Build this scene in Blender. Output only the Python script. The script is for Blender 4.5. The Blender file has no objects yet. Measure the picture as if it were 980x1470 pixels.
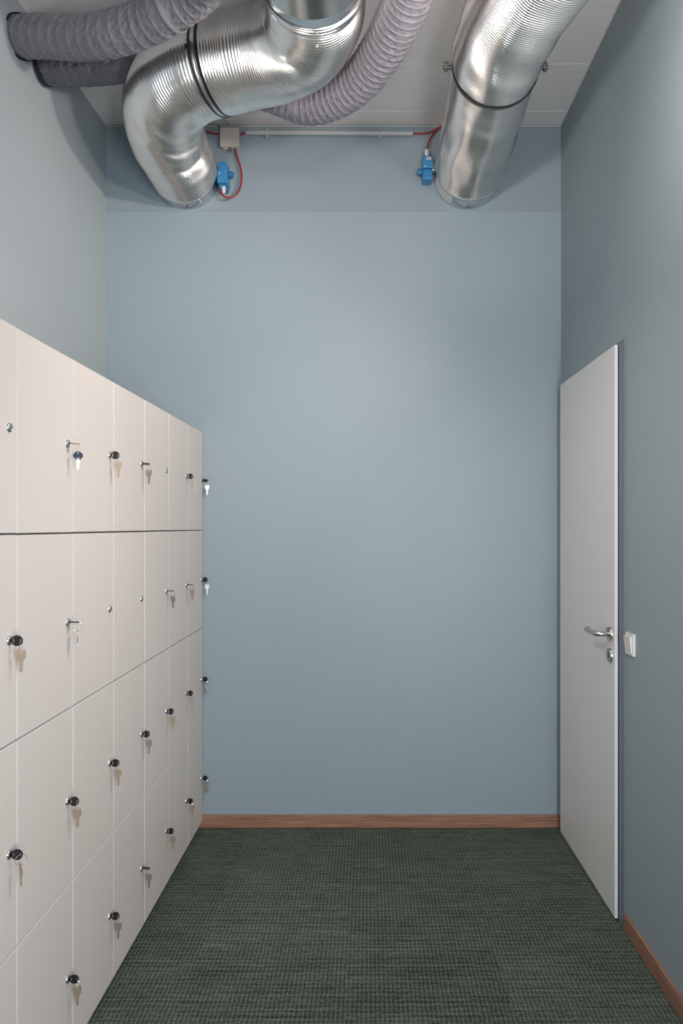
import bpy, bmesh, math, random
from mathutils import Vector, Matrix, noise
import numpy as np

PI = math.pi
random.seed(7)
SC = bpy.context.scene
COL = SC.collection

# ------------------------------------------------------------------ camera, world, lights, exposure
W, H = 980, 1470
F_PX = 1006.0                     # focal length in pixels of the 980 x 1470 frame
VPX, VPY = 530.0, 756.0           # principal point (the picture is a shifted, upright architectural view)
EYE = 1.437                       # eye height
DIST = 3.353                      # camera to back wall
cam_data = bpy.data.cameras.new('camera')
cam_data.sensor_fit = 'AUTO'
cam_data.sensor_width = 36.0
cam_data.lens = F_PX / H * 36.0
cam_data.shift_x = -(VPX - W / 2) / H
cam_data.shift_y = (VPY - H / 2) / H
cam_data.clip_start = 0.02
cam = bpy.data.objects.new('camera', cam_data)
cam.location = (0, -DIST, EYE)
cam.rotation_euler = (PI / 2, 0, 0)
COL.objects.link(cam)
SC.camera = cam

world = bpy.data.worlds.new('world')
SC.world = world
world.use_nodes = True
world.node_tree.nodes['Background'].inputs[0].default_value = (0.8, 0.9, 1.0, 1)
world.node_tree.nodes['Background'].inputs[1].default_value = 0.0


def point_light(name, loc, power, radius, color):
    d = bpy.data.lights.new(name, 'POINT')
    d.energy = power
    d.shadow_soft_size = radius
    d.color = color
    o = bpy.data.objects.new(name, d)
    o.location = loc
    COL.objects.link(o)
    return o


def area_light(name, loc, target, power, sx, sy, color, spread=PI):
    d = bpy.data.lights.new(name, 'AREA')
    d.shape = 'RECTANGLE'
    d.size, d.size_y = sx, sy
    d.energy = power
    d.color = color
    d.spread = spread
    o = bpy.data.objects.new(name, d)
    o.location = loc
    o.rotation_euler = (Vector(target) - Vector(loc)).to_track_quat('-Z', 'Y').to_euler()
    COL.objects.link(o)
    return o


def spot_light(name, loc, target, power, angle, blend, radius, color):
    d = bpy.data.lights.new(name, 'SPOT')
    d.energy = power
    d.spot_size = math.radians(angle)
    d.spot_blend = blend
    d.shadow_soft_size = radius
    d.color = color
    o = bpy.data.objects.new(name, d)
    o.location = loc
    o.rotation_euler = (Vector(target) - Vector(loc)).to_track_quat('-Z', 'Y').to_euler()
    COL.objects.link(o)
    return o


WARM = (1.0, 0.88, 0.80)
COOL = (0.74, 0.88, 1.0)
spot_light('spot_lockers', (0.72, -1.75, 2.68), (-0.8, -0.4, 1.45), 54, 90, 1, 0.05, WARM)
spot_light('spot_left_wall', (0.75, -1.75, 2.68), (-1.2, -0.7, 2.45), 58, 105, 1, 0.05, WARM)
spot_light('spot_near_lockers', (0.72, -2.2, 2.3), (-0.8, -1.5, 0.3), 52, 76, 1, 0.05, WARM)
spot_light('spot_back_wall', (0.2, -2.0, 2.45), (-0.15, 0, 2.05), 13, 75, 1, 0.05, WARM)
spot_light('spot_door', (-0.3, -2.1, 2.4), (0.9, -0.6, 1.0), 40, 70, 1, 0.05, WARM)
spot_light('spot_left_duct', (0.6, -2.2, 2.36), (-0.72, -0.45, 3.10), 55, 46, 1, 0.07, WARM)
spot_light('spot_right_duct', (-0.45, -2.2, 2.36), (0.47, -0.25, 3.08), 44, 40, 1, 0.07, WARM)
point_light('lamp_right', (0.75, -1.7, 2.7), 7, 0.05, WARM)
point_light('lamp_middle', (0.2, -1.8, 2.75), 13, 0.05, WARM)
area_light('fill_side', (0.9, -3.75, 1.15), (-0.8, -1.6, 0.8), 90, 0.9, 1.5, (0.95, 0.965, 1.0))  # added fill panel behind the camera, lifts the lower near lockers; no opening modelled
area_light('fill_rear', (0, -5.3, 1.7), (0, 0, 1.7), 13, 1.6, 1.6, COOL)  # added soft fill at the unseen end wall, without any window

SC.view_settings.view_transform = 'Standard'
SC.view_settings.look = 'None'
SC.view_settings.exposure = 0.09
SC.view_settings.gamma = 1.0
SC.view_settings.use_curve_mapping = False


# ------------------------------------------------------------------ materials
def lin(c):
    return tuple(((v / 255) / 12.92 if v / 255 <= 0.04045 else ((v / 255 + 0.055) / 1.055) ** 2.4) for v in c) + (1.0,)


def mat(name, rgb, rough=0.5, metal=0.0, spec=0.5, var=0.0, var_scale=8.0, bump=0.0, bump_scale=200.0, stretch=(1, 1, 1), coat=0.0):
    m = bpy.data.materials.new(name)
    m.use_nodes = True
    nt = m.node_tree
    b = nt.nodes['Principled BSDF']
    base = rgb if len(rgb) == 4 else tuple(rgb) + (1.0,)
    b.inputs['Base Color'].default_value = base
    b.inputs['Roughness'].default_value = rough
    b.inputs['Metallic'].default_value = metal
    b.inputs['Specular IOR Level'].default_value = spec
    b.inputs['Coat Weight'].default_value = coat
    if var or bump:
        geo = nt.nodes.new('ShaderNodeTexCoord')
        mp = nt.nodes.new('ShaderNodeMapping')
        mp.inputs['Scale'].default_value = stretch
        nt.links.new(geo.outputs['Object'], mp.inputs['Vector'])
    if var:
        n = nt.nodes.new('ShaderNodeTexNoise')
        n.inputs['Scale'].default_value = var_scale
        n.inputs['Detail'].default_value = 5
        nt.links.new(mp.outputs[0], n.inputs['Vector'])
        mx = nt.nodes.new('ShaderNodeMix')
        mx.data_type = 'RGBA'
        mx.inputs['A'].default_value = tuple(c * (1 - var) for c in base[:3]) + (1,)
        mx.inputs['B'].default_value = tuple(min(1, c * (1 + var)) for c in base[:3]) + (1,)
        nt.links.new(n.outputs['Fac'], mx.inputs['Factor'])
        nt.links.new(mx.outputs['Result'], b.inputs['Base Color'])
    if bump:
        n2 = nt.nodes.new('ShaderNodeTexNoise')
        n2.inputs['Scale'].default_value = bump_scale
        n2.inputs['Detail'].default_value = 3
        nt.links.new(mp.outputs[0], n2.inputs['Vector'])
        bp = nt.nodes.new('ShaderNodeBump')
        bp.inputs['Strength'].default_value = bump
        bp.inputs['Distance'].default_value = 0.002
        nt.links.new(n2.outputs['Fac'], bp.inputs['Height'])
        nt.links.new(bp.outputs['Normal'], b.inputs['Normal'])
    return m


WALL = (0.301, 0.376, 0.424)
M_WALL = mat('blue_grey_paint', WALL, 0.55, spec=0.35, var=0.025, var_scale=3, bump=0.12, bump_scale=260)
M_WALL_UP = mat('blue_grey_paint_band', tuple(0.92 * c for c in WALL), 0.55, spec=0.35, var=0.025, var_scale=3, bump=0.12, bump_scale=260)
M_WALL_SIDE = mat('grey_blue_paint', (0.315, 0.385, 0.415), 0.55, spec=0.35, var=0.025, var_scale=3, bump=0.12, bump_scale=260)
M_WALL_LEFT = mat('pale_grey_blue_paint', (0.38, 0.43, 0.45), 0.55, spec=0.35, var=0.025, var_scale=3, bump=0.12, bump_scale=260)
M_CEIL = mat('ceiling_concrete', (0.80, 0.775, 0.76), 0.7, spec=0.3, var=0.06, var_scale=14, bump=0.25, bump_scale=30, stretch=(0.6, 9, 1))
M_LOCKER = mat('locker_laminate', (0.625, 0.578, 0.543), 0.42, spec=0.4, var=0.012, var_scale=2.5)
M_EDGE = mat('locker_edge_band', (0.68, 0.67, 0.66), 0.35)
M_GAP = mat('locker_interior', (0.34, 0.30, 0.27), 0.6)
M_PLINTH = mat('dark_plinth', (0.035, 0.035, 0.035), 0.6)
M_DOOR = mat('door_laminate', (0.80, 0.785, 0.775), 0.42, var=0.012, var_scale=3)
M_DOOR_EDGE = mat('door_edge_band', (0.72, 0.745, 0.80), 0.3)
M_FRAME = mat('grey_steel_frame', (0.155, 0.185, 0.215), 0.45, var=0.03)
M_CHROME = mat('chrome', (0.78, 0.76, 0.74), 0.14, 1.0)
M_BRUSHED = mat('brushed_steel', (0.58, 0.555, 0.53), 0.26, 1.0, var=0.05, var_scale=120, stretch=(1, 1, 8))
M_SLOT = mat('dark_recess', (0.02, 0.02, 0.02), 0.6)
M_BLACK = mat('black_plastic', (0.008, 0.009, 0.012), 0.28)
M_NAVY = mat('navy_plastic', (0.025, 0.045, 0.09), 0.3)
M_TAN = mat('tan_brass', (0.46, 0.36, 0.26), 0.36, 0.6)
M_GREYKEY = mat('dull_nickel', (0.30, 0.295, 0.30), 0.36, 0.6)
M_NICKEL_GLINT = mat('nickel_painted_glint', (0.95, 0.95, 0.95), 0.3, 0.25)  # whitened base: the light these nickel keys reflect is painted into the colour
M_ALU = mat('aluminium_foil_hose', (0.90, 0.87, 0.85), 0.22, 1.0, var=0.04, var_scale=30)
M_GALV = mat('galvanised_sheet', (0.62, 0.66, 0.67), 0.25, 1.0, var=0.10, var_scale=45)
M_FABRIC = mat('grey_coated_fabric', (0.185, 0.178, 0.205), 0.30, 0.0, spec=0.55, var=0.12, var_scale=22, bump=0.25, bump_scale=60)
M_FABRIC_DK = mat('dark_grey_coated_fabric', (0.085, 0.085, 0.10), 0.34, 0.0, spec=0.5, var=0.12, var_scale=22, bump=0.25, bump_scale=60)
M_BANDGREY = mat('pale_grey_tape', (0.24, 0.24, 0.25), 0.4)
M_RUBBER = mat('black_rubber', (0.01, 0.01, 0.011), 0.5)
M_STEELDARK = mat('dark_zinc', (0.25, 0.24, 0.23), 0.35, 0.9)
M_BLUE = mat('blue_plastic', (0.045, 0.25, 0.50), 0.42, var=0.05, var_scale=60)
M_BLUE_DK = mat('deep_blue_plastic', (0.03, 0.17, 0.36), 0.42)
M_WHITE = mat('white_plastic', (0.72, 0.71, 0.70), 0.35)
M_BOX = mat('beige_plastic', (0.60, 0.55, 0.50), 0.45)
M_PIPE = mat('pale_grey_conduit', (0.47, 0.48, 0.49), 0.4)
M_RED = mat('red_cable', (0.33, 0.018, 0.022), 0.4)
M_GREYCABLE = mat('grey_cable', (0.30, 0.29, 0.28), 0.45)
M_PAPER = mat('paper_label', (0.66, 0.66, 0.65), 0.6)
M_REDPRINT = mat('red_print', (0.42, 0.03, 0.04), 0.5)
M_INK = mat('grey_ink', (0.24, 0.24, 0.25), 0.6)
M_BRASS = mat('brass_gland', (0.6, 0.55, 0.5), 0.25, 0.9)


def wood_mat():
    m = bpy.data.materials.new('brown_wood')
    m.use_nodes = True
    nt = m.node_tree
    b = nt.nodes['Principled BSDF']
    b.inputs['Roughness'].default_value = 0.45
    tc = nt.nodes.new('ShaderNodeTexCoord')
    out = None
    mp = nt.nodes.new('ShaderNodeMapping')
    mp.inputs['Scale'].default_value = (2.0, 2.0, 60.0)
    nt.links.new(tc.outputs['Object'], mp.inputs['Vector'])
    n = nt.nodes.new('ShaderNodeTexNoise')
    n.inputs['Scale'].default_value = 2.2
    n.inputs['Detail'].default_value = 7
    n.inputs['Distortion'].default_value = 0.6
    nt.links.new(mp.outputs[0], n.inputs['Vector'])
    r = nt.nodes.new('ShaderNodeValToRGB')
    r.color_ramp.elements[0].position = 0.30
    r.color_ramp.elements[0].color = (0.20, 0.095, 0.062, 1)
    r.color_ramp.elements[1].position = 0.72
    r.color_ramp.elements[1].color = (0.44, 0.245, 0.165, 1)
    nt.links.new(n.outputs['Fac'], r.inputs['Fac'])
    nt.links.new(r.outputs['Color'], b.inputs['Base Color'])
    return m


M_WOOD = wood_mat()


def carpet_mat():
    """Loop pile: rows of loops across the room, broken by random pale and dark yarns."""
    m = bpy.data.materials.new('green_loop_carpet')
    m.use_nodes = True
    nt = m.node_tree
    N, L = nt.nodes.new, nt.links.new
    b = nt.nodes['Principled BSDF']
    b.inputs['Roughness'].default_value = 0.95
    b.inputs['Specular IOR Level'].default_value = 0.1
    geo = N('ShaderNodeNewGeometry')
    sep = N('ShaderNodeSeparateXYZ')
    L(geo.outputs['Position'], sep.inputs[0])
    info = N('ShaderNodeObjectInfo')

    def math_(op, a, bb=None):
        n = N('ShaderNodeMath')
        n.operation = op
        for i, v in enumerate((a, bb)):
            if v is None:
                continue
            if isinstance(v, (int, float)):
                n.inputs[i].default_value = v
            else:
                L(v, n.inputs[i])
        return n.outputs[0]

    def noise_(scale_vec, scale, detail, off=None):
        mp = N('ShaderNodeMapping')
        mp.inputs['Scale'].default_value = scale_vec
        L(geo.outputs['Position'], mp.inputs['Vector'])
        if off is not None:
            cmb = N('ShaderNodeCombineXYZ')
            L(off, cmb.inputs[2])
            L(cmb.outputs[0], mp.inputs['Location'])
        n = N('ShaderNodeTexNoise')
        n.inputs['Scale'].default_value = scale
        n.inputs['Detail'].default_value = detail
        L(mp.outputs[0], n.inputs['Vector'])
        return n.outputs['Fac']

    rnd = math_('MULTIPLY', info.outputs['Random'], 37.0)
    wob = noise_((1, 1, 1), 45.0, 2)
    wob2 = noise_((1, 1, 1), 38.0, 2, rnd)
    colw = math_('SINE', math_('ADD', math_('MULTIPLY', sep.outputs[0], 2 * PI / 0.0138), math_('MULTIPLY', wob, 5.5)))
    roww = math_('SINE', math_('ADD', math_('MULTIPLY', sep.outputs[1], 2 * PI / 0.0210), math_('MULTIPLY', wob2, 6.5)))
    grid = math_('ADD', math_('MULTIPLY', colw, 0.52), math_('MULTIPLY', roww, 0.36))
    yarn = noise_((1.6, 62, 1), 2.0, 3, rnd)            # long streaks across the room
    yarn2 = noise_((9, 150, 1), 2.0, 2, rnd)
    patch = noise_((3, 3, 1), 2.0, 3)
    tuft = noise_((1, 1, 1), 330.0, 2)
    v = math_('ADD', 0.48, math_('MULTIPLY', grid, 0.30))
    v = math_('ADD', v, math_('MULTIPLY', math_('SUBTRACT', yarn, 0.5), 0.62))
    v = math_('ADD', v, math_('MULTIPLY', math_('SUBTRACT', yarn2, 0.5), 0.75))
    v = math_('ADD', v, math_('MULTIPLY', math_('SUBTRACT', tuft, 0.5), 1.9))
    v = math_('ADD', v, math_('MULTIPLY', math_('SUBTRACT', patch, 0.5), 0.25))
    v = math_('ADD', v, math_('MULTIPLY', math_('SUBTRACT', info.outputs['Random'], 0.5), 0.10))
    r = N('ShaderNodeValToRGB')
    e = r.color_ramp.elements
    e[0].position, e[0].color = 0.05, (0.018, 0.024, 0.020, 1)
    e[1].position, e[1].color = 1.0, (0.215, 0.250, 0.200, 1)
    mid = e.new(0.5)
    mid.color = (0.090, 0.112, 0.092, 1)
    L(v, r.inputs['Fac'])
    L(r.outputs['Color'], b.inputs['Base Color'])
    bp = N('ShaderNodeBump')
    bp.inputs['Strength'].default_value = 0.8
    bp.inputs['Distance'].default_value = 0.003
    L(v, bp.inputs['Height'])
    L(bp.outputs['Normal'], b.inputs['Normal'])
    return m


M_CARPET = carpet_mat()


# ------------------------------------------------------------------ mesh helpers
class MB:
    """Collects boxes, tubes and lathed shapes and links them as ONE mesh object."""

    def __init__(self):
        self.v, self.f, self.s, self.mi = [], [], [], []

    def add(self, verts, faces, smooth=False, mi=0, mtx=None):
        o = len(self.v)
        if mtx is not None:
            verts = [mtx @ Vector(p) for p in verts]
        self.v += [tuple(p) for p in verts]
        self.f += [tuple(i + o for i in f) for f in faces]
        self.s += [smooth] * len(faces)
        self.mi += [mi] * len(faces)
        return self

    def box(self, x0, x1, y0, y1, z0, z1, bevel=0.0, mi=0, mtx=None, seg=2):
        bm = bmesh.new()
        bmesh.ops.create_cube(bm, size=1.0)
        for v in bm.verts:
            v.co = ((x0 + x1) / 2 + v.co.x * (x1 - x0), (y0 + y1) / 2 + v.co.y * (y1 - y0), (z0 + z1) / 2 + v.co.z * (z1 - z0))
        if bevel:
            bmesh.ops.bevel(bm, geom=bm.edges[:], offset=bevel, segments=seg, profile=0.5, affect='EDGES')
        bm.verts.index_update()
        self.add([v.co[:] for v in bm.verts], [[v.index for v in f.verts] for f in bm.faces], False, mi, mtx)
        bm.free()
        return self

    def lathe(self, prof, mtx=None, n=24, mi=0, smooth=True, cap=True):
        """prof: (radius, height) pairs, turned round local z."""
        vs, fs = [], []
        for r, h in prof:
            for k in range(n):
                a = 2 * PI * k / n
                vs.append((r * math.cos(a), r * math.sin(a), h))
        for i in range(len(prof) - 1):
            for k in range(n):
                k2 = (k + 1) % n
                fs.append((i * n + k, i * n + k2, (i + 1) * n + k2, (i + 1) * n + k))
        if cap:
            fs.append(tuple(range(n - 1, -1, -1)))
            fs.append(tuple((len(prof) - 1) * n + k for k in range(n)))
        return self.add(vs, fs, smooth, mi, mtx)

    def tube(self, pts, r, n=10, mi=0, closed=False, step=None):
        P = sweep_path(pts, step) if step else [Vector(p) for p in pts]
        vs, fs = sweep(P, lambda s, t: r, n, closed)
        return self.add(vs, fs, True, mi)

    def build(self, name, material, parent=None, loc=None, autosmooth=True):
        me = bpy.data.meshes.new(name)
        me.from_pydata(self.v, [], self.f)
        ms = material if isinstance(material, (list, tuple)) else [material]
        for m in ms:
            me.materials.append(m)
        me.polygons.foreach_set('use_smooth', self.s)
        me.polygons.foreach_set('material_index', self.mi)
        me.update()
        if autosmooth and any(self.s):
            me.set_sharp_from_angle(angle=math.radians(42))
        o = bpy.data.objects.new(name, me)
        COL.objects.link(o)
        if parent is not None:
            o.parent = parent
        if loc is not None:
            o.location = loc
        return o


def sweep_path(pts, step):
    """Catmull-Rom through the points, resampled to even steps."""
    P = [Vector(p) for p in pts]
    P = [P[0] * 2 - P[1]] + P + [P[-1] * 2 - P[-2]]
    dense = []
    for i in range(1, len(P) - 2):
        p0, p1, p2, p3 = P[i - 1:i + 3]
        d01, d12, d23 = [max(1e-5, (b - a).length) ** 0.5 for a, b in ((p0, p1), (p1, p2), (p2, p3))]
        for k in range(40):
            t = k / 40 * d12
            m1 = (p1 - p0) / d01 - (p2 - p0) / (d01 + d12) + (p2 - p1) / d12
            m2 = (p2 - p1) / d12 - (p3 - p1) / (d12 + d23) + (p3 - p2) / d23
            u = t / d12
            m1, m2 = m1 * d12, m2 * d12
            dense.append((2 * u**3 - 3 * u**2 + 1) * p1 + (u**3 - 2 * u**2 + u) * m1 + (-2 * u**3 + 3 * u**2) * p2 + (u**3 - u**2) * m2)
    dense.append(P[-2])
    out, acc, want = [dense[0]], 0.0, step
    for a, b in zip(dense, dense[1:]):
        L = (b - a).length
        while L > 0 and acc + L >= want:
            out.append(a.lerp(b, (want - acc) / L))
            want += step
        acc += L
    if (out[-1] - dense[-1]).length > step * 0.3:
        out.append(dense[-1])
    return out


def frames(P):
    T = []
    for i in range(len(P)):
        a, b = P[max(0, i - 1)], P[min(len(P) - 1, i + 1)]
        T.append((b - a).normalized())
    ref = Vector((0, 0, 1)) if abs(T[0].z) < 0.9 else Vector((1, 0, 0))
    U = (ref - T[0] * ref.dot(T[0])).normalized()
    out = []
    for t in T:
        U = (U - t * U.dot(t)).normalized()
        out.append((t, U, t.cross(U)))
    return out


def sweep(P, rfun, n, closed=False, capped=True):
    vs, fs = [], []
    if closed:
        Fr = []
        m = len(P)
        nrm = (P[1] - P[0]).cross(P[2] - P[1]).normalized()
        for i in range(m):
            t = (P[(i + 1) % m] - P[i - 1]).normalized()
            Fr.append((t, nrm, t.cross(nrm)))
    else:
        Fr = frames(P)
    s = 0.0
    cs = [(math.cos(2 * PI * k / n), math.sin(2 * PI * k / n), 2 * PI * k / n) for k in range(n)]
    for i, p in enumerate(P):
        if i:
            s += (p - P[i - 1]).length
        t, u, w = Fr[i]
        for c, sn, a in cs:
            vs.append(p + (u * c + w * sn) * rfun(s, a))
    m = len(P)
    for i in range(m if closed else m - 1):
        j = (i + 1) % m
        for k in range(n):
            k2 = (k + 1) % n
            fs.append((i * n + k, i * n + k2, j * n + k2, j * n + k))
    if not closed and capped:
        fs.append(tuple(range(n - 1, -1, -1)))
        fs.append(tuple((m - 1) * n + k for k in range(n)))
    return vs, fs


def plate_mesh(name, loops, thick, material):
    """Flat plate with holes: outline loops filled in 2-D and given a thickness (mesh data only)."""
    cu = bpy.data.curves.new(name, 'CURVE')
    cu.dimensions = '2D'
    cu.fill_mode = 'BOTH'
    cu.extrude = thick / 2
    for lp in loops:
        sp = cu.splines.new('POLY')
        sp.points.add(len(lp) - 1)
        for p, (x, y) in zip(sp.points, lp):
            p.co = (x, y, 0, 1)
        sp.use_cyclic_u = True
    o = bpy.data.objects.new(name, cu)
    COL.objects.link(o)
    dg = bpy.context.evaluated_depsgraph_get()
    me = bpy.data.meshes.new_from_object(o.evaluated_get(dg))
    bpy.data.objects.remove(o)
    bpy.data.curves.remove(cu)
    me.name = name
    me.materials.clear()
    me.materials.append(material)
    return me


def link_mesh(name, me, parent=None):
    o = bpy.data.objects.new(name, me)
    COL.objects.link(o)
    if parent is not None:
        o.parent = parent
    return o


def empty(name, loc=(0, 0, 0), rz=0.0):
    o = bpy.data.objects.new(name, None)
    o.location = loc
    o.rotation_euler = (0, 0, rz)
    o.empty_display_size = 0.05
    COL.objects.link(o)
    return o


def tag(o, label, cat, group=None):
    o['label'] = label
    o['category'] = cat
    if group:
        o['group'] = group
    return o


def struct(o):
    o['kind'] = 'structure'
    return o


def at(px, py, d):
    """A point seen at pixel (px, py) at depth d from the camera."""
    return Vector(((px - VPX) / F_PX * d, d - DIST, EYE - (py - VPY) / F_PX * d))


def axis_mtx(loc, direction, up=(0, 0, 1)):
    z = Vector(direction).normalized()
    u = Vector(up)
    if abs(u.dot(z)) > 0.95:
        u = Vector((1, 0, 0))
    x = u.cross(z).normalized()
    y = z.cross(x)
    return Matrix(((x.x, y.x, z.x, loc[0]), (x.y, y.y, z.y, loc[1]), (x.z, y.z, z.z, loc[2]), (0, 0, 0, 1)))


# ------------------------------------------------------------------ the room
XL, XR, YF, ZC = -1.260, 0.917, -5.6, 3.357
SKEW = 0.0239                      # the left wall runs slightly out of square


def left_wall_x(y):
    return XL + SKEW * y


floor = struct(MB().box(-1.60, 1.20, YF - 0.2, 0.2, -0.16, -0.010).build('floor', M_GAP))
tile = MB().box(-0.2499, 0.2499, -0.2499, 0.2499, -0.010, 0.0).build('carpet_tile', M_CARPET, floor)
first = True
for iy in range(12):
    for ix in range(6):
        o = tile if first else tile.copy()
        if not first:
            COL.objects.link(o)
        first = False
        o.location = (-0.073 - 0.5 * 2 - 0.25 + 0.5 * ix, -0.27 - 0.5 * iy + 0.01, random.uniform(-0.0004, 0.0004))

ceil = struct(MB().box(-1.60, 1.20, YF - 0.2, 0.2, ZC + 0.012, ZC + 0.2).build('ceiling', M_CEIL))
edges = [0.0, -0.113, -0.444, -0.90, -1.40, -1.90, -2.40, -2.90, -3.40, -3.90, -4.40, -4.90, -5.60]
for k, (a, b) in enumerate(zip(edges, edges[1:])):
    zz = random.choice((0.0, 0.0008, 0.0015))
    MB().box(-1.50, 1.15, b + 0.0015, a - 0.0015, ZC + zz, ZC + 0.012, 0.002).build('ceiling_panel', M_CEIL, ceil)

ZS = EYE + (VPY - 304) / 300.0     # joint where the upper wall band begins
wb = struct(MB().box(-1.60, 1.20, 0.0, 0.2, -0.1, ZS).build('wall_back', M_WALL))
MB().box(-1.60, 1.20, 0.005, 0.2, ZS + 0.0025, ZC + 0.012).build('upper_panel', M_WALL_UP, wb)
struct(MB().box(XR, XR + 0.2, YF - 0.2, 0.2, -0.1, ZC + 0.05).build('wall_right', M_WALL_SIDE))
wl = MB()
ya, yb = 0.15, YF - 0.15
wl.add([(left_wall_x(ya), ya, -0.1), (left_wall_x(yb), yb, -0.1), (left_wall_x(yb) - 0.2, yb, -0.1), (left_wall_x(ya) - 0.2, ya, -0.1),
        (left_wall_x(ya), ya, ZC + 0.05), (left_wall_x(yb), yb, ZC + 0.05), (left_wall_x(yb) - 0.2, yb, ZC + 0.05), (left_wall_x(ya) - 0.2, ya, ZC + 0.05)],
       [(0, 1, 2, 3), (7, 6, 5, 4), (0, 4, 5, 1), (1, 5, 6, 2), (2, 6, 7, 3), (3, 7, 4, 0)])
struct(wl.build('wall_left', M_WALL_LEFT))
struct(MB().box(-1.60, 1.20, YF - 0.2, YF, -0.1, ZC + 0.05).build('wall_front', M_BOX))


def caulk(name, p, q, r):
    return struct(MB().tube([p, q], r, 6).build(name, M_CEILTRIM))


M_CEILTRIM = mat('pale_caulk', (0.66, 0.67, 0.67), 0.5)
caulk('trim_1', (XL, 0.003, ZC - 0.001), (XR, 0.003, ZC - 0.001), 0.003)
caulk('trim_2', (XR - 0.001, 0, ZC - 0.001), (XR - 0.001, YF, ZC - 0.001), 0.003)
caulk('trim_3', (XL + 0.001, 0, ZC - 0.001), (left_wall_x(YF) + 0.001, YF, ZC - 0.001), 0.003)

BH, BT = 0.061, 0.012
struct(MB().box(-1.25, XR, -BT, 0.0, 0.001, BH, 0.0015).build('baseboard_back', M_WOOD))
struct(MB().box(XR - BT, XR, YF, DIST * 0 - (DIST - 2.497), 0.001, BH, 0.0015).build('baseboard_right', M_WOOD))

# ------------------------------------------------------------------ door (closed, rebated leaf on a grey steel frame)
YN, YFAR = 2.554 - DIST, 3.285 - DIST          # near and far edge of the leaf
door = struct(MB().box(0.894, 0.9045, YN + 0.0012, YFAR, 0.010, 2.100, 0.0008).build('door_1', M_DOOR))
MB().box(0.8935, 0.9048, YN - 0.0005, YN + 0.0012, 0.010, 2.100, 0.0005).build('edge_band', M_DOOR_EDGE, door)
fr = MB()
fr.box(0.9085, XR + 0.01, YN - 0.054, YN + 0.030, 0.0, 2.0697, 0.0008)
fr.box(0.9085, XR + 0.01, YFAR - 0.030, YFAR + 0.052, 0.0, 2.0697, 0.0008)
fr.box(0.9085, XR + 0.01, YN - 0.054, YFAR + 0.052, 2.070, 2.110, 0.0008)
fr.build('door_frame', M_FRAME, door)
gs = MB()
gs.box(0.9046, 0.9084, YN + 0.003, YN + 0.012, 0.012, 2.098)
gs.box(0.9046, 0.9084, YFAR - 0.010, YFAR - 0.002, 0.012, 2.098)
gs.build('door_gasket', M_RUBBER, door)
for zc in (1.865, 0.44):
    hb = MB()
    hb.lathe([(0.0, -0.036), (0.0060, -0.036), (0.0060, 0.036), (0.0, 0.036)], Matrix.Translation((0.8985, YFAR + 0.0045, zc)), 14, cap=False)
    hb.build('hinge', M_BRUSHED, door)
hy = 2.596 - DIST
hz = 1.040
rm = axis_mtx((0.894, hy, hz), (-1, 0, 0))
ro = MB().lathe([(0.0, 0.0), (0.0265, 0.0), (0.0265, 0.0075), (0.0255, 0.009), (0.0, 0.009)], rm, 36, cap=False)
handle = ro.build('door_handle', M_BRUSHED, door)
lv = MB()
lv.tube([(0.886, hy, hz), (0.862, hy, hz), (0.848, hy + 0.003, hz), (0.8405, hy + 0.013, hz), (0.839, hy + 0.03, hz), (0.8388, hy + 0.085, hz),
         (0.8392, hy + 0.104, hz), (0.8425, hy + 0.121, hz), (0.8500, hy + 0.130, hz), (0.8540, hy + 0.132, hz)], 0.0098, 18, step=0.003)
lv.build('lever', M_BRUSHED, handle)
em = axis_mtx((0.894, hy, hz - 0.079), (-1, 0, 0))
es = MB().lathe([(0.0, 0.0), (0.0265, 0.0), (0.0265, 0.0075), (0.0255, 0.009), (0.0, 0.009)], em, 36, cap=False).build('lock_rosette', M_BRUSHED, door)
kh = MB().box(0.8842, 0.8855, hy - 0.0045, hy + 0.0045, hz - 0.079 - 0.012, hz - 0.079 + 0.012, 0.0004)
kh.build('keyhole', M_SLOT, es)

# ------------------------------------------------------------------ light switch
sw = empty('light_switch', (XR, 2.452 - DIST, 1.026))
tag(sw, 'white square rocker light switch on the wall beside the door', 'light switch')
MB().box(-0.010, 0, -0.0385, 0.0385, -0.0385, 0.0385, 0.0018).build('switch_frame', M_WHITE, sw)
rk = MB()
rk.add([(-0.0095, -0.029, -0.029), (-0.0095, 0.029, -0.029), (-0.0095, 0.029, 0.029), (-0.0095, -0.029, 0.029),
        (-0.0125, -0.029, -0.029), (-0.0125, 0.029, -0.029), (-0.0185, 0.029, 0.027), (-0.0185, -0.029, 0.027)],
       [(0, 1, 2, 3), (7, 6, 5, 4), (0, 4, 5, 1), (1, 5, 6, 2), (2, 6, 7, 3), (3, 7, 4, 0)])
rk.build('rocker', M_WHITE, sw)

# ------------------------------------------------------------------ lockers
XF = -0.797                                     # plane of the locker fronts
DT = 0.018
LZ0 = EYE - (1177.5 - VPY) / 300.0
ROWZ = [EYE - (v - VPY) / 300.0 for v in (621, 761, 901, 1041)] + [LZ0]     # from the top down
SEAM = [3.353 - 0.004 - DIST] + [(3.085 - 0.3 * k) - DIST for k in range(7)]  # from the back wall towards the camera
LOCK_IN = 0.035
LOCKZ = [EYE - (p - VPY) / ((VPX - 97.0) / 0.797) for p in (637, 893, 1150, 1405)]


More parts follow.
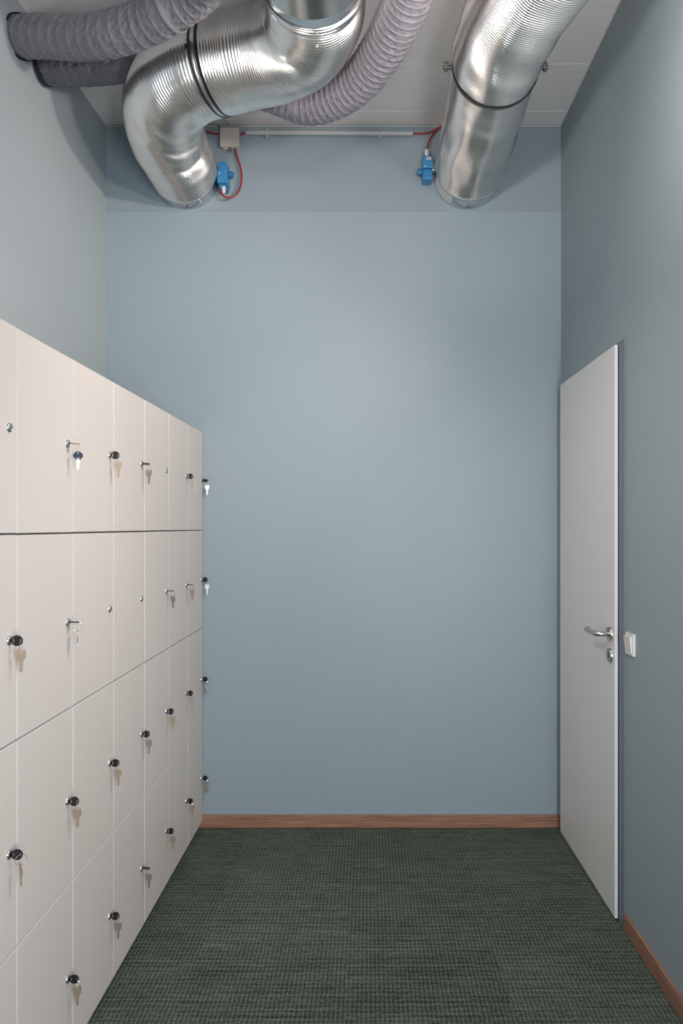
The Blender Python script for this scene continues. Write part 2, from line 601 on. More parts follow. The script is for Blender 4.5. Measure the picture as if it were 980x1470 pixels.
def lock_mesh():
    mb = MB()
    mx = axis_mtx((0, 0, 0), (1, 0, 0))
    mb.lathe([(0.0, -0.002), (0.0112, -0.002), (0.0112, 0.001), (0.0106, 0.0030), (0.0086, 0.0050), (0.0076, 0.0052), (0.0070, 0.0046), (0.0, 0.0046)], mx, 28, 0, cap=False)
    mb.box(0.0040, 0.0049, -0.0010, 0.0010, -0.0042, 0.0042, 0, 1)
    me_o = mb.build('lock', [M_CHROME, M_SLOT])
    me = me_o.data
    bpy.data.objects.remove(me_o)
    return me


LOCK = lock_mesh()


def door_mesh(w, h):
    mb = MB()
    mb.box(-DT, 0, -w / 2, w / 2, -h / 2, h / 2, 0.0009, 0, seg=1)
    o = mb.build('door', [M_LOCKER, M_EDGE])
    me = o.data
    for p in me.polygons:                       # edge banding on the narrow sides
        if abs(p.normal.x) < 0.95:
            p.material_index = 1
    bpy.data.objects.remove(o)
    return me


GAP = 0.0045
VGAP = {0: 0.004, 1: 0.004, 2: 0.0018, 3: 0.004, 4: 0.0018, 5: 0.004, 6: 0.0032, 7: 0.004}     # joints at the seams
LOCK_POS = {}


def cabinet(cols, label):
    ya, yb = SEAM[cols[0]], SEAM[cols[-1] + 1]      # far and near side
    t = empty('locker_cabinet', (XF, (ya + yb) / 2, 0))
    tag(t, label, 'locker', 'bank of lockers along the left wall')
    oy = (ya + yb) / 2
    hw = (ya - yb) / 2 - 0.0008
    top, bot = ROWZ[0], ROWZ[-1]
    c = MB()
    x0, x1 = -0.445, -DT - 0.001
    c.box(x0, x1, -hw, -hw + 0.016, bot, top, 0)
    c.box(x0, x1, hw - 0.016, hw, bot, top, 0)
    c.box(x0, x1, -hw + 0.016, hw - 0.016, top - 0.016, top, 0)
    c.box(x0, x1, -hw + 0.016, hw - 0.016, bot, bot + 0.016, 0)
    c.box(x0, x0 + 0.008, -hw + 0.016, hw - 0.016, bot + 0.016, top - 0.016, 0)
    for z in ROWZ[1:-1]:
        c.box(x0 + 0.008, x1, -hw + 0.016, hw - 0.016, z - 0.008, z + 0.008, 0)
    if len(cols) == 2:
        ym = SEAM[cols[0] + 1] - oy
        zs = ROWZ
        for a, b in zip(zs, zs[1:]):
            c.box(x0 + 0.008, x1, ym - 0.008, ym + 0.008, b + 0.016, a - 0.016, 0)
    c.build('carcass', M_GAP, t)
    MB().box(-0.44, -0.055, -hw + 0.002, hw - 0.002, 0.0, bot, 0).build('plinth', M_PLINTH, t)
    for ci in cols:
        y1, y0 = SEAM[ci], SEAM[ci + 1]
        for r in range(4):
            ga, gb = VGAP[ci] / 2, VGAP[ci + 1] / 2
            w = (y1 - y0) - ga - gb
            za, zb = ROWZ[r], ROWZ[r + 1]
            g0 = 0.0 if r == 0 else GAP
            h = (za - zb) - GAP * (0.5 if r in (0, 3) else 1.0)
            zc = (za + zb) / 2 + (GAP * 0.25 if r == 0 else (-GAP * 0.25 if r == 3 else 0))
            d = link_mesh('door', door_mesh(w, h), t)
            # doors hang a hair out of true
            d.location = (random.uniform(-0.00015, 0.00015), (y0 + gb + y1 - ga) / 2 - oy + random.uniform(-0.0002, 0.0002), zc + random.uniform(-0.0005, 0.0005))
            lk = link_mesh('lock', LOCK, d)
            inset = 0.022 if ci == 0 else LOCK_IN
            ly = y1 - inset
            lz = LOCKZ[r]
            lk.location = (0, ly - oy - d.location.y, lz - d.location.z)
            lk.rotation_euler = (random.choice((0, PI / 2, 0.3)), 0, 0)
            LOCK_POS[(ci, r)] = (XF + d.location.x, ly, lz)
    return t


cabinet([0], 'narrow single-column beige locker standing against the blue back wall')
cabinet([1, 2], 'two-column beige locker beside the narrow single locker at the back wall')
cabinet([3, 4], 'middle two-column beige locker, with a bare keyless lock high in its second row')
cabinet([5, 6], 'nearest two-column beige locker, cut by the left edge of the photo')

# ------------------------------------------------------------------ key sets hanging in the locks


def circ(cx, cy, r, n=20, a0=0.0):
    return [(cx + r * math.cos(a0 + 2 * PI * k / n), cy + r * math.sin(a0 + 2 * PI * k / n)) for k in range(n)]


def slit(cx, cy, w, h):
    return [(cx - w / 2, cy - h / 2), (cx + w / 2, cy - h / 2), (cx + w / 2, cy + h / 2), (cx - w / 2, cy + h / 2)]


# local frame: x out of the door, y (curve) -> up when the plate stands vertical
def head_outline(c, r):
    pts = []
    for k in range(32):
        a = 2 * PI * k / 32
        x, y = c + r * 1.02 * math.cos(a), max(-r * 0.97, min(r * 0.97, r * math.sin(a)))
        if math.cos(a) < -0.93:
            x = 0.0048                        # collar that reaches the lock face
        pts.append((x, y))
    return pts


HEAD = {m: plate_mesh('key_head', [head_outline(0.0180, 0.0122), slit(0.0102, 0, 0.0034, 0.0104), slit(0.0264, 0, 0.0030, 0.0072)], 0.0034, mm)
        for m, mm in (('black', M_BLACK), ('navy', M_NAVY))}
# inserted shaft: a small nickel neck between the lock and the head
_n = MB().box(0.0038, 0.0062, -0.0046, 0.0046, -0.0024, 0.0024, 0.0003).build('key_neck', M_BLACK)
NECK = _n.data
bpy.data.objects.remove(_n)
# a plain metal key standing in a lock
PLAIN_BOW = plate_mesh('key_head', [[(0.0105, -0.0045), (0.013, -0.009), (0.030, -0.009), (0.0325, -0.0065), (0.0325, 0.0065), (0.030, 0.009), (0.013, 0.009), (0.0105, 0.0045)],
                                    circ(0.028, 0, 0.0023, 12)], 0.0018, M_TAN)
# spare key hanging down from the origin (top of its hole)
spare_loop = [(-0.0085, 0.004), (0.0085, 0.004), (0.0098, 0.0025), (0.0098, -0.0135), (0.0085, -0.0155), (0.0052, -0.0175), (0.0050, -0.0215), (0.0040, -0.0225), (0.0040, -0.028),
              (0.0034, -0.030), (0.0038, -0.033), (0.0033, -0.036), (0.0037, -0.039), (0.0034, -0.0425), (0.0015, -0.0445), (-0.0025, -0.0445), (-0.0036, -0.0425), (-0.0038, -0.0225),
              (-0.0050, -0.0215), (-0.0052, -0.0175), (-0.0085, -0.0155), (-0.0098, -0.0135), (-0.0098, 0.0025)]
SPARE = {n: plate_mesh('spare_key', [spare_loop, circ(0, 0, 0.0024, 12)], 0.0019, m) for n, m in (('tan', M_TAN), ('grey', M_GREYKEY), ('bright', M_NICKEL_GLINT))}
spare_blade = [(0.0040, -0.013), (0.0040, -0.029), (0.0034, -0.031), (0.0038, -0.035), (0.0033, -0.039), (0.0015, -0.043), (-0.0025, -0.043), (-0.0038, -0.041), (-0.0038, -0.013)]
SPARE['bladed'] = plate_mesh('spare_key', [spare_blade], 0.0019, M_NICKEL_GLINT)
dome = [(0.0122 * math.cos(a), -0.008 + 0.0122 * math.sin(a)) for a in [k * PI / 18 for k in range(19)]] + [(-0.0122, -0.0115), (-0.0085, -0.0115), (-0.0075, -0.0165), (0.0075, -0.0165), (0.0085, -0.0115), (0.0122, -0.0115)]
NAVY_HEAD = plate_mesh('key_head', [dome, circ(0, 0.0, 0.0022, 12), slit(0, -0.0135, 0.009, 0.002)], 0.0034, M_NAVY)
_r = MB().tube([(0.0124 * math.cos(2 * PI * k / 28), 0.0124 * math.sin(2 * PI * k / 28), 0) for k in range(28)], 0.00045, 6, closed=True).build('key_ring', M_CHROME)
RING = _r.data
bpy.data.objects.remove(_r)

ROWNAME = ['top row', 'second row', 'third row', 'bottom row']
COLNAME = ['column touching the back wall', 'second column from back wall', 'third column from back wall', 'fourth column from back wall',
           'fifth column from back wall', 'sixth column from back wall', 'nearest column']



def key_set(ci, r, tilt=0.0, spin=0.0, metal='tan', lean=0.0, kind='black', label=None):
    """tilt: turn of the inserted key in its lock; spin: turn of ring and spare round the vertical."""
    x, y, z = LOCK_POS[(ci, r)]
    t = empty('key_set', (x, y, z))
    tag(t, label, 'keys', 'key sets hanging in the locker locks')
    k = link_mesh('key_head', HEAD['black'] if kind == 'black' else PLAIN_BOW, t)
    k.rotation_euler = (PI / 2 + tilt, 0, 0)
    n = link_mesh('key_neck', NECK, k)
    hole = Vector((0.0268 if kind == 'black' else 0.0285, 0, 0))
    ring = link_mesh('key_ring', RING, t)
    ring.location = hole + Vector((0, 0, -0.0118))
    # ring plane holds the vertical; spin = 0 shows the ring edge-on and the spare face-on
    ring.rotation_euler = (PI / 2, 0, PI / 2 + spin)
    s = link_mesh('spare_key', SPARE[metal] if metal != 'navy' else SPARE['bladed'], t)
    s.location = hole + Vector((0, 0, -0.0248))
    s.rotation_euler = (PI / 2, lean, spin)
    if metal == 'navy':
        h = link_mesh('key_head', NAVY_HEAD, s)
    return t


def lab(words, ci, r):
    return words + ', ' + ROWNAME[r] + ', ' + COLNAME[ci]


R = math.radians
sets = [
    # ci, row, tilt, spin, metal, kind, words
    (5, 0, 90, 8, 'navy', 'plain', 'plain metal key with navy-headed spare'),
    (4, 0, 6, 10, 'tan', 'black', 'round black key with tan spare'),
    (3, 0, 84, -6, 'grey', 'black', 'level black key with grey spare'),
    (1, 0, 0, -66, 'tan', 'black', 'round black key with thin edge-on spare'),
    (0, 0, 62, 8, 'bright', 'black', 'tilted black key with bright spare'),
    (6, 1, 8, 14, 'tan', 'black', 'round black key with tan spare'),
    (5, 1, 80, -66, 'grey', 'black', 'level black key with dangling ring and spare'),
    (2, 1, 84, -20, 'grey', 'black', 'level black key with grey spare'),
    (1, 1, 86, 40, 'tan', 'black', 'level black key with tan spare'),
    (0, 1, 12, -5, 'bright', 'black', 'round black key with bright spare'),
    (6, 2, 4, -48, 'tan', 'black', 'round black key with wide ring and narrow spare'),
    (5, 2, 0, 12, 'tan', 'black', 'round black key with tan spare'),
    (4, 2, 5, 10, 'tan', 'black', 'round black key with tan spare'),
    (3, 2, 0, 6, 'grey', 'black', 'round black key with grey spare'),
    (2, 2, 0, 5, 'tan', 'black', 'round black key with tan spare'),
    (1, 2, 0, 14, 'grey', 'black', 'round black key with grey spare'),
    (0, 2, 8, 16, 'grey', 'black', 'round black key with grey spare'),
    (5, 3, 6, 38, 'tan', 'black', 'round black key with tan spare'),
    (4, 3, 0, 5, 'grey', 'black', 'round black key with grey spare'),
    (3, 3, 48, 6, 'grey', 'black', 'tilted black key with grey spare'),
    (2, 3, 0, 10, 'tan', 'black', 'round black key with tan spare'),
    (1, 3, 4, 20, 'tan', 'black', 'round black key with tan spare'),
    (0, 3, 6, 18, 'tan', 'black', 'round black key with tan spare'),
]
for ci, r, tl, sp, me_, kd, wd in sets:
    key_set(ci, r, R(tl), R(sp), me_, 0.0, kd, lab(wd, ci, r))


# ------------------------------------------------------------------ big aluminium ducts
RAD = 0.1575
ZD = 3.112


def place(o):
    """Parts are modelled in world coordinates; bring them under a root that sits elsewhere."""
    o.matrix_parent_inverse = o.parent.matrix_world.inverted() if False else Matrix.Translation(-Vector(o.parent.location))
    return o


def hose_mesh(path, rad, pitch, amp, wob, seed, n=88, cap=False):
    P = sweep_path(path, pitch / 6.0)
    Fr = frames(P)
    mb = MB()
    vs = []
    s = 0.0
    cs = [(math.cos(2 * PI * k / n), math.sin(2 * PI * k / n), k / n) for k in range(n)]
    for i, p in enumerate(P):
        if i:
            s += (p - P[i - 1]).length
        t, u, w = Fr[i]
        ease = min(1.0, s / 0.15)
        base = noise.noise((s * 9, seed, 0.3)) * wob * ease
        for c, sn, a in cs:
            rr = rad + amp * (1.0 + 0.5 * noise.noise((s * 14 + a * 3, seed, 2.7))) * math.cos(2 * PI * (s / pitch + a)) + base
            rr += ease * wob * 0.9 * noise.noise((c * 2.0, sn * 2.0 + seed, s * 4.0))
            vs.append(p + (u * c + w * sn) * rr)
    m = len(P)
    fs = [(i * n + k, i * n + (k + 1) % n, (i + 1) * n + (k + 1) % n, (i + 1) * n + k) for i in range(m - 1) for k in range(n)]
    mb.add(vs, fs, True)
    return mb, P, Fr


def nearest(P, Fr, pt):
    i = min(range(len(P)), key=lambda j: (P[j] - Vector(pt)).length)
    return P[i], Fr[i]


def ring_band(P, Fr, pt, rad, wire, width, flat=True):
    """A flat strap round the hose (rectangular section)."""
    p, (t, u, w) = nearest(P, Fr, pt)
    n = 72
    vs, fs = [], []
    for k in range(n):
        a = 2 * PI * k / n
        d = u * math.cos(a) + w * math.sin(a)
        for rr, hh in ((rad, -width / 2), (rad + wire, -width / 2), (rad + wire, width / 2), (rad, width / 2)):
            vs.append(p + d * rr + t * hh)
    for k in range(n):
        k2 = (k + 1) % n
        for q in range(4):
            q2 = (q + 1) % 4
            fs.append((k * 4 + q, k * 4 + q2, k2 * 4 + q2, k2 * 4 + q))
    return MB().add(vs, fs, True), p, (t, u, w)


def wall_collar(root, x, sign):
    """Galvanised sleeve between wall and hose, with flange lip and screws."""
    mx = axis_mtx((x, 0.0, ZD), (0, -1, 0))
    mb = MB().lathe([(RAD, -0.004), (RAD - 0.001, 0.010), (RAD - 0.001, 0.100), (RAD - 0.004, 0.102)], mx, 96, cap=False)
    return mb.build('wall_sleeve', M_GALV, root)


def hose_rim(root, x, y, rad):
    """Folded edge of the hose over the sleeve: bright bead and a dark sealing line."""
    mx = axis_mtx((x, y, ZD), (0, -1, 0))
    MBa = MB().lathe([(rad - 0.004, -0.006), (rad + 0.0015, -0.006), (rad + 0.003, -0.002), (rad + 0.0032, 0.003), (rad + 0.001, 0.007), (rad - 0.004, 0.007)], mx, 96, cap=False)
    a = place(MBa.build('hose_rim', M_ALU, root))
    place(MB().lathe([(rad - 0.004, -0.010), (rad + 0.0012, -0.010), (rad + 0.0012, -0.006), (rad - 0.004, -0.006)], mx, 96, cap=False).build('sealing_band', M_RUBBER, root))
    return a


def sleeve_sticker(root, x, ang, hw, y0, y1, material, name, rad=RAD):
    """Printed label curved round the sleeve; ang measured from straight down."""
    vs, fs = [], []
    m = 8
    for k in range(m + 1):
        a = ang - hw + 2 * hw * k / m
        for yy in (y0, y1):
            vs.append((x + (rad + 0.0008) * math.sin(a), yy, ZD - (rad + 0.0008) * math.cos(a)))
    for k in range(m):
        fs.append((2 * k, 2 * k + 1, 2 * k + 3, 2 * k + 2))
    mb = MB().add(vs, fs, True)
    return mb.build(name, material, root, autosmooth=False)


def screw(root, p, d, name='screw', r=0.006, l=0.010):
    return MB().lathe([(0, 0), (r, 0), (r, l * 0.5), (r * 0.6, l), (0, l)], axis_mtx(p, d), 12, cap=False).build(name, M_CHROME, root)


# left duct: out of the wall, sideways elbow, elbow back towards the camera
XA = -0.873
ld = empty('ventilation_duct', (XA, 0, ZD))
tag(ld, 'silver ribbed duct on the left, bending in an S from the back wall', 'duct')
ld_inv = Matrix.Translation((-XA, 0, -ZD))
pathA = [(XA, -0.060, ZD), (XA + 0.002, -0.16, ZD), (-0.868, -0.34, ZD), (-0.835, -0.51, ZD), (-0.755, -0.665, ZD), (-0.62, -0.775, ZD), (-0.46, -0.835, ZD),
         (-0.32, -0.885, ZD), (-0.225, -0.965, ZD), (-0.180, -1.08, ZD), (-0.172, -1.19, ZD), (-0.172, -1.215, ZD)]
hm, PA, FA = hose_mesh(pathA, RAD, 0.0108, 0.0027, 0.0045, 3.1)


place(hm.build('flexible_hose', M_ALU, ld, autosmooth=False))
place(wall_collar(ld, XA, 1))
hose_rim(ld, XA, -0.066, RAD)
place(sleeve_sticker(ld, XA, 0.06, 0.045, -0.058, -0.048, M_PAPER, 'sticker'))
place(sleeve_sticker(ld, XA, 0.06, 0.043, -0.047, -0.030, M_REDPRINT, 'sticker'))
place(screw(ld, (XA + 0.075, -0.055, ZD - 0.139), (0.5, 0, -0.85), 'bolt', 0.007, 0.012))
# straight galvanised pipe with lip and joint, running on towards the camera
mxp = axis_mtx((-0.172, -1.175, ZD), (0, -1, 0))
pl = MB().lathe([(RAD - 0.003, 0.0), (RAD + 0.0020, 0.004), (RAD + 0.0028, 0.008), (RAD + 0.001, 0.018), (RAD - 0.001, 0.022), (RAD - 0.001, 0.072), (RAD + 0.0005, 0.076), (RAD + 0.0005, 0.082),
                 (RAD - 0.006, 0.090), (RAD - 0.006, 4.42)], mxp, 96, cap=False)
place(pl.build('straight_pipe', M_GALV, ld))
place(screw(ld, (-0.165, -1.150, ZD - RAD - 0.002), (0.05, 0, -1), 'screw', 0.006, 0.009))
place(screw(ld, (-0.162, -1.205, ZD - RAD - 0.0), (0.05, 0, -1), 'screw', 0.0045, 0.007))
# double black hanger strap with its clamp
hp = (-0.565, -0.797, ZD)
b1, p1, (t1, u1, w1) = ring_band(PA, FA, hp, RAD + 0.0022, 0.004, 0.0075)
hang = place(b1.build('hanger_strap', M_BLACK, ld))
p2 = Vector(p1) + t1 * 0.022
b2, p2, fr2 = ring_band(PA, FA, p2, RAD + 0.0022, 0.004, 0.0075)
place(b2.build('hanger_strap', M_BLACK, ld))
mid_band, _, _ = ring_band(PA, FA, Vector(p1) + t1 * 0.011, RAD + 0.0018, 0.0015, 0.020)
place(mid_band.build('hanger_liner', M_GALV, ld))
side = w1 if w1.y < 0 else -w1
cl = Vector(p1) + side * (RAD * 0.985) + Vector((0, 0, -0.024))
cb = MB().box(-0.006, 0.006, -0.016, 0.016, -0.009, 0.009, 0.002, mtx=axis_mtx(cl + side * 0.008, t1))
cb.lathe([(0, 0), (0.006, 0), (0.006, 0.005), (0, 0.005)], axis_mtx(cl + side * 0.018, side), 10, 1, cap=False)
place(cb.build('clamp', [M_BLACK, M_CHROME], ld))
place(MB().tube([Vector(p1) + Vector((0, 0, RAD + 0.004)), Vector((p1.x, p1.y, ZC))], 0.004, 8).build('threaded_rod', M_STEELDARK, ld))

# right duct: nearly straight, then swinging right
XB = 0.467
rd = empty('ventilation_duct', (XB, 0, ZD))
tag(rd, 'silver ribbed duct on the right, running straight out from the back wall', 'duct')
pathB = [(XB, -0.092, ZD), (XB, -0.25, ZD), (0.462, -0.5, ZD), (0.458, -0.80, ZD), (0.462, -0.95, ZD), (0.484, -1.10, ZD), (0.520, -1.24, ZD), (0.570, -1.40, ZD),
         (0.612, -1.58, ZD), (0.63, -1.80, ZD), (0.63, -2.20, ZD), (0.63, -5.58, ZD)]
hm, PB, FB = hose_mesh(pathB[:10], RAD - 0.004, 0.0085, 0.0019, 0.0085, 8.4)
place(hm.build('flexible_hose', M_ALU, rd, autosmooth=False))
mxp = axis_mtx((0.63, -1.78, ZD), (0, -1, 0))
place(MB().lathe([(RAD - 0.002, 0.0), (RAD + 0.003, 0.006), (RAD + 0.001, 0.014), (RAD - 0.001, 0.02), (RAD - 0.001, 3.80)], mxp, 96, cap=False).build('straight_pipe', M_GALV, rd))
place(wall_collar(rd, XB, -1))
hose_rim(rd, XB, -0.094, RAD - 0.001)
place(sleeve_sticker(rd, XB, 0.02, 0.045, -0.050, -0.042, M_PAPER, 'sticker'))
place(sleeve_sticker(rd, XB, 0.02, 0.043, -0.041, -0.030, M_REDPRINT, 'sticker'))
lbl = place(sleeve_sticker(rd, XB, -0.92, 0.40, -0.086, -0.012, M_PAPER, 'paper_label'))
for k in range(6):
    yy = -0.078 + k * 0.011
    o = sleeve_sticker(lbl, XB, -0.92 + (0.06 if k % 2 else 0.0), 0.30 - 0.05 * (k % 3), yy, yy + 0.004, M_INK, 'print_line', RAD + 0.0006)
    o.matrix_parent_inverse = Matrix.Translation(-Vector((XB, 0, ZD)))
place(screw(rd, (XB + RAD, -0.080, ZD - 0.02), (1, 0, 0), 'screw', 0.006, 0.010))
b3, p3, (t3, u3, w3) = ring_band(PB, FB, (0.456, -0.806, ZD), RAD - 0.002, 0.003, 0.012)
place(b3.build('hanger_strap', M_STEELDARK, rd))
b4, _, _ = ring_band(PB, FB, (0.456, -0.815, ZD), RAD - 0.002, 0.0045, 0.004)
place(b4.build('strap_rubber', M_RUBBER, rd))
for sg in (-1, 1):
    q = Vector((p3.x + sg * (RAD + 0.016), p3.y, ZD))
    cb = MB().box(-0.017, 0.017, -0.0095, 0.0095, -0.003, 0.003, 0.001, mtx=Matrix.Translation(q))
    cb.box(-0.017, 0.017, -0.0095, 0.0095, -0.011, -0.008, 0.001, mtx=Matrix.Translation(q))
    cb.lathe([(0, -0.020), (0.0075, -0.020), (0.0075, -0.011), (0.0045, -0.011), (0.0045, 0.010), (0.0075, 0.010), (0.0075, 0.014), (0, 0.014)], Matrix.Translation(q + Vector((sg * 0.006, 0, 0))), 6, smooth=False, cap=False)
    place(cb.build('clamp', M_STEELDARK, rd))


# ------------------------------------------------------------------ grey fabric hoses
def fabric_hose(path, rad, pitch, seed, sag, wrinkle, n=96, taper=None):
    P = sweep_path(path, pitch / 14.0)
    Fr = frames(P)
    vs = []
    s = 0.0
    cs = [(math.cos(2 * PI * k / n), math.sin(2 * PI * k / n), k / n) for k in range(n)]
    for i, p in enumerate(P):
        if i:
            s += (p - P[i - 1]).length
        t, u, w = Fr[i]
        for c, sn, a in cs:
            ph = s / pitch + a
            f = ph - math.floor(ph)
            val = 4 * f * (1 - f)                               # 0 on the wire, 1 mid-way between turns
            rr = rad - sag * val ** 0.38
            nz = 0.55 - 2.0 * abs(noise.noise((c * 3.5 + seed, sn * 3.5, s * 30 + a * 16))) + 0.5 * noise.noise((c * 9, sn * 9 + seed, s * 50 - a * 14))
            rr += wrinkle * nz * (0.12 + 0.70 * val)
            vs.append(p + (u * c + w * sn) * rr)
    m = len(P)
    fs = [(i * n + k, i * n + (k + 1) % n, (i + 1) * n + (k + 1) % n, (i + 1) * n + k) for i in range(m - 1) for k in range(n)]
    fs.append(tuple(range(n - 1, -1, -1)))
    fs.append(tuple((m - 1) * n + k for k in range(n)))
    return MB().add(vs, fs, True), P, Fr


def hose_thing(path, rad, pitch, seed, sag, wrinkle, m, label, rim=True):
    root = empty('fabric_hose', path[0])
    tag(root, label, 'hose')
    mb, P, Fr = fabric_hose(path, rad, pitch, seed, sag, wrinkle)
    place(mb.build('hose_skin', m, root, autosmooth=False))
    if rim:
        b, _, _ = ring_band(P, Fr, path[0], rad - 0.004, 0.006, 0.012)
        place(b.build('end_ring', M_RUBBER, root))
        q0, (t0, _, _) = P[0], Fr[0]
        back = (q0.x - left_wall_x(q0.y)) / t0.x + 0.02
        place(MB().lathe([(rad - 0.026, 0.0), (rad - 0.026, back)], axis_mtx(q0 + t0 * 0.004, -t0), 40, cap=False).build('wall_spigot', M_RUBBER, root))
    return root, P, Fr


# upper left hose: starts at the left wall, comes forward over the shoulder of the left duct
pA = [at(31, 53, 2.54), at(70, 53, 2.48), at(102, 55, 2.44), at(154, 50.5, 2.37), at(209, 32, 2.30), at(236, 16, 2.25), at(275, -8, 2.19), at(300, -35, 2.10),
      at(315, -65, 1.98), at(308, -120, 1.83), at(300, -190, 1.68)]
h1, P1, F1 = hose_thing(pA, 0.0715, 0.046, 1.7, 0.0058, 0.0062, M_FABRIC, 'thick crinkled grey hose at the top left, in front of the silver duct')
b, _, _ = ring_band(P1, F1, at(247, 10, 2.24), 0.0705, 0.0030, 0.011)
place(b.build('seam_tape', M_BANDGREY, h1))
# lower left hose: darker, ends on the flank of the left duct
pB_ = [at(65, 93, 2.705), at(102, 94, 2.70), at(150, 92, 2.69), at(200, 84, 2.68), at(232, 74, 2.68), at(258, 64, 2.68)]
hose_thing(pB_, 0.072, 0.034, 5.2, 0.0034, 0.0056, M_FABRIC_DK, 'dark grey hose at the top left, below the thick crinkled hose')
# hose to the right of the left duct
pC = [(-0.47, -0.72, 3.11), (-0.36, -0.680, 3.09), (-0.237, -0.674, 3.052), (-0.13, -0.735, 3.040), (-0.035, -0.835, 3.040), (0.035, -0.965, 3.046), (0.085, -1.10, 3.05),
      (0.128, -1.26, 3.055), (0.16, -1.45, 3.06), (0.18, -1.8, 3.06), (0.18, -2.4, 3.06)]
hose_thing(pC, 0.075, 0.029, 9.3, 0.0048, 0.0046, M_FABRIC, 'ribbed grey hose curving up between the two silver ducts', rim=False)

# ------------------------------------------------------------------ electrical bits on the upper back wall
YW = 0.005
bx0, bx1 = -0.709, -0.617
jb = empty('junction_box', (-0.663, YW, 3.283))
tag(jb, 'beige square junction box on the back wall beside the left duct', 'junction box')
MB().box(-0.043, 0.043, -0.030, 0, -0.043, 0.043, 0.004).build('box_body', M_BOX, jb)
MB().box(-0.046, 0.046, -0.042, -0.030, -0.046, 0.046, 0.005).build('lid', M_BOX, jb)
MB().lathe([(0, 0), (0.010, 0), (0.010, 0.007), (0.007, 0.008), (0.007, 0.014), (0, 0.014)], axis_mtx((0.0, -0.017, -0.043), (0, 0, -1)), 12, cap=False).build('cable_gland', M_BRASS, jb)
MB().lathe([(0, 0), (0.009, 0), (0.009, 0.004), (0.006, 0.006), (0, 0.006)], axis_mtx((-0.024, -0.017, -0.043), (0, 0, -1)), 12, cap=False).build('blanking_plug', M_BOX, jb)

cd = empty('cable_conduit', (-0.59, YW, 3.31))
tag(cd, 'pale grey conduit pipe running across the wall between both ducts', 'conduit')
pz0, pz1 = 3.316, 3.312
place(MB().tube([(-0.590, YW - 0.016, pz0), (0.207, YW - 0.016, pz1)], 0.0105, 16).build('pipe', M_PIPE, cd))
for xx in (-0.487, 0.053):
    c = MB().box(xx - 0.008, xx + 0.008, YW - 0.012, YW, 3.297, 3.331, 0.001)
    c.box(xx - 0.008, xx + 0.008, YW - 0.027, YW - 0.004, 3.325, 3.329, 0.0008)
    c.box(xx - 0.008, xx + 0.008, YW - 0.027, YW - 0.004, 3.2985, 3.3025, 0.0008)
    place(c.build('pipe_clip', M_PIPE, cd))


def cable(pts, r, m, label, name='power_cable'):
    o = MB().tube(pts, r, 10, step=0.006).build(name, m)
    return tag(o, label, 'cable')


cable([(-0.617, -0.012, 3.305), (-0.605, -0.012, 3.309), (-0.588, -0.012, 3.3155)], 0.0042, M_RED, 'short red cable linking the junction box to the conduit pipe')
cable([(-0.709, -0.012, 3.306), (-0.74, -0.012, 3.311), (-0.77, -0.012, 3.317), (-0.86, -0.012, 3.326)], 0.0042, M_RED, 'red cable running left from the junction box behind the silver duct')
cable([(-0.640, -0.014, 3.238), (-0.632, -0.016, 3.205), (-0.615, -0.022, 3.155), (-0.606, -0.028, 3.105), (-0.608, -0.034, 3.055), (-0.623, -0.040, 3.015), (-0.650, -0.044, 2.992),
       (-0.680, -0.048, 2.992), (-0.700, -0.050, 3.008), (-0.705, -0.052, 3.022)], 0.0042, M_RED, 'red cable looping down from the junction box to the blue actuator')
cable([(0.205, -0.011, 3.312), (0.245, -0.012, 3.311), (0.285, -0.014, 3.315), (0.318, -0.018, 3.328), (0.340, -0.020, 3.340)], 0.0042, M_RED, 'red cable leaving the right end of the conduit pipe')
cable([(0.340, -0.024, 3.338), (0.318, -0.024, 3.322), (0.298, -0.026, 3.295), (0.283, -0.034, 3.262), (0.272, -0.045, 3.225)], 0.0042, M_RED, 'red cable dropping to the blue actuator beside the right duct')
cable([(-0.668, -0.012, 3.328), (-0.668, -0.012, 3.350), (-0.676, -0.05, 3.352), (-0.690, -0.14, 3.3535), (-0.70, -0.30, 3.3535)], 0.0032, M_BOX, 'pale grey cable rising from the junction box to the ceiling')
cable([(-0.690, -0.012, 3.328), (-0.698, -0.012, 3.338), (-0.715, -0.012, 3.347), (-0.74, -0.012, 3.3525), (-0.80, -0.014, 3.3530)], 0.0032, M_GREYCABLE, 'dark cable curving off the top left of the junction box')


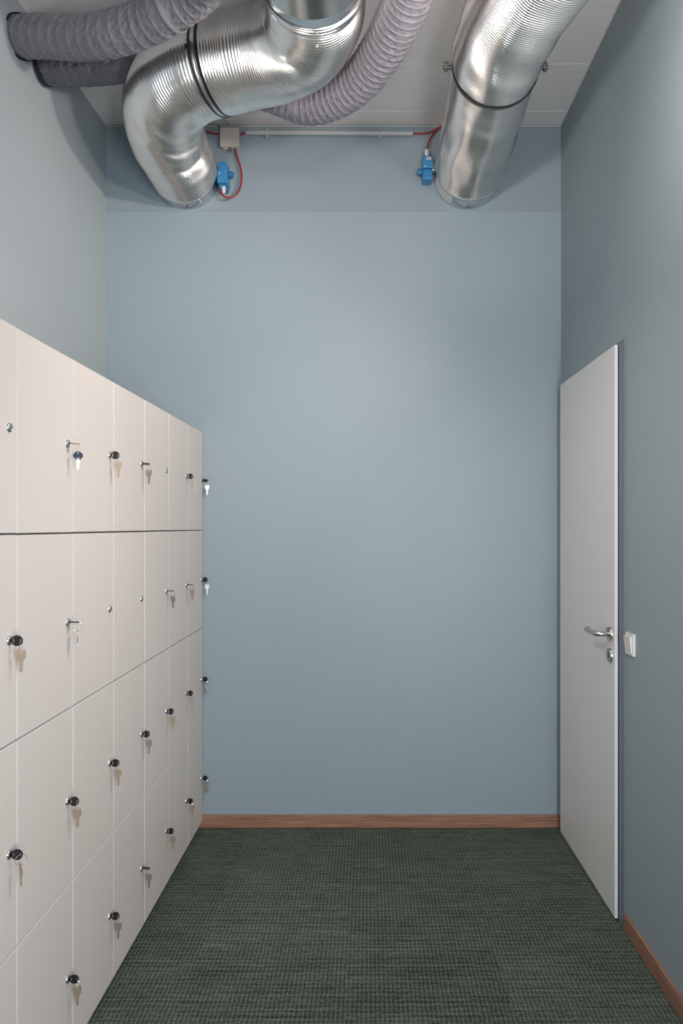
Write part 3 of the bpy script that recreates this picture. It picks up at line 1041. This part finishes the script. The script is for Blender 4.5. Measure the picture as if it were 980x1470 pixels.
def actuator(loc, flip, label):
    t = empty('damper_actuator', loc)
    tag(t, label, 'actuator')
    q = -1 if flip else 1

    def bz(x0, x1, y0, y1, z0, z1, bv, mb=None):
        mb = mb or MB()
        za, zb = sorted((q * z0, q * z1))
        xa, xb = sorted((q * x0, q * x1))
        return mb.box(xa, xb, y0, y1, za, zb, bv)
    # housing above, gear block below, terminal box at the end
    m = bz(-0.022, 0.021, -0.066, -0.004, 0.014, 0.062, 0.004)
    bz(-0.010, 0.012, -0.072, -0.060, 0.024, 0.044, 0.003, m)
    m.build('motor_housing', M_BLUE, t)
    m = bz(-0.024, 0.023, -0.074, -0.002, -0.040, 0.012, 0.003)
    m.build('terminal_cover', M_BLUE, t)
    m = bz(-0.017, 0.019, -0.060, -0.010, -0.062, -0.040, 0.003)
    m.build('cable_entry', M_BLUE_DK, t)
    mx = axis_mtx((q * 0.021, -0.035, q * 0.018), (q, 0, -0.25 * q))
    MB().lathe([(0, 0), (0.013, 0), (0.015, 0.006), (0.015, 0.022), (0.011, 0.026), (0, 0.026)], mx, 16, cap=False).build('adjusting_knob', M_BLUE_DK, t)
    g = MB().lathe([(0, 0), (0.011, 0), (0.011, 0.012), (0.0085, 0.014), (0.0085, 0.026), (0.006, 0.030), (0, 0.030)], axis_mtx((q * 0.004, -0.052, q * -0.052), (0, -0.15, -q)), 8, smooth=False, cap=False)
    g.build('cable_gland', M_WHITE, t)
    MB().lathe([(0, 0), (0.0035, 0), (0.0025, 0.002), (0, 0.002)], axis_mtx((-0.012, -0.0745, q * 0.004), (0, -1, 0)), 10, cap=False).build('indicator', M_WHITE, t)
    if flip:
        a = MB().box(-0.012, 0.016, -0.0672, -0.0655, 0.062 - 0.124, -0.045, 0)
        pl_ = MB().box(-0.006, 0.016, -0.0755, -0.0738, 0.012 + 0.012, 0.038, 0).build('type_label', M_PAPER, t)
        MB().box(0.000, 0.010, -0.0762, -0.0755, 0.028, 0.034, 0).build('print_block', M_INK, pl_)
    # bracket to the sleeve
    MB().box(min(0, -q * 0.040), max(0, -q * 0.040), -0.050, -0.020, -0.012, 0.012, 0.001).build('bracket', M_GALV, t)
    return t


actuator((-0.690, YW, 3.090), False, 'blue plastic damper actuator at the right of the left duct')
actuator((0.273, YW, 3.132), True, 'blue plastic damper actuator at the left of the right duct')
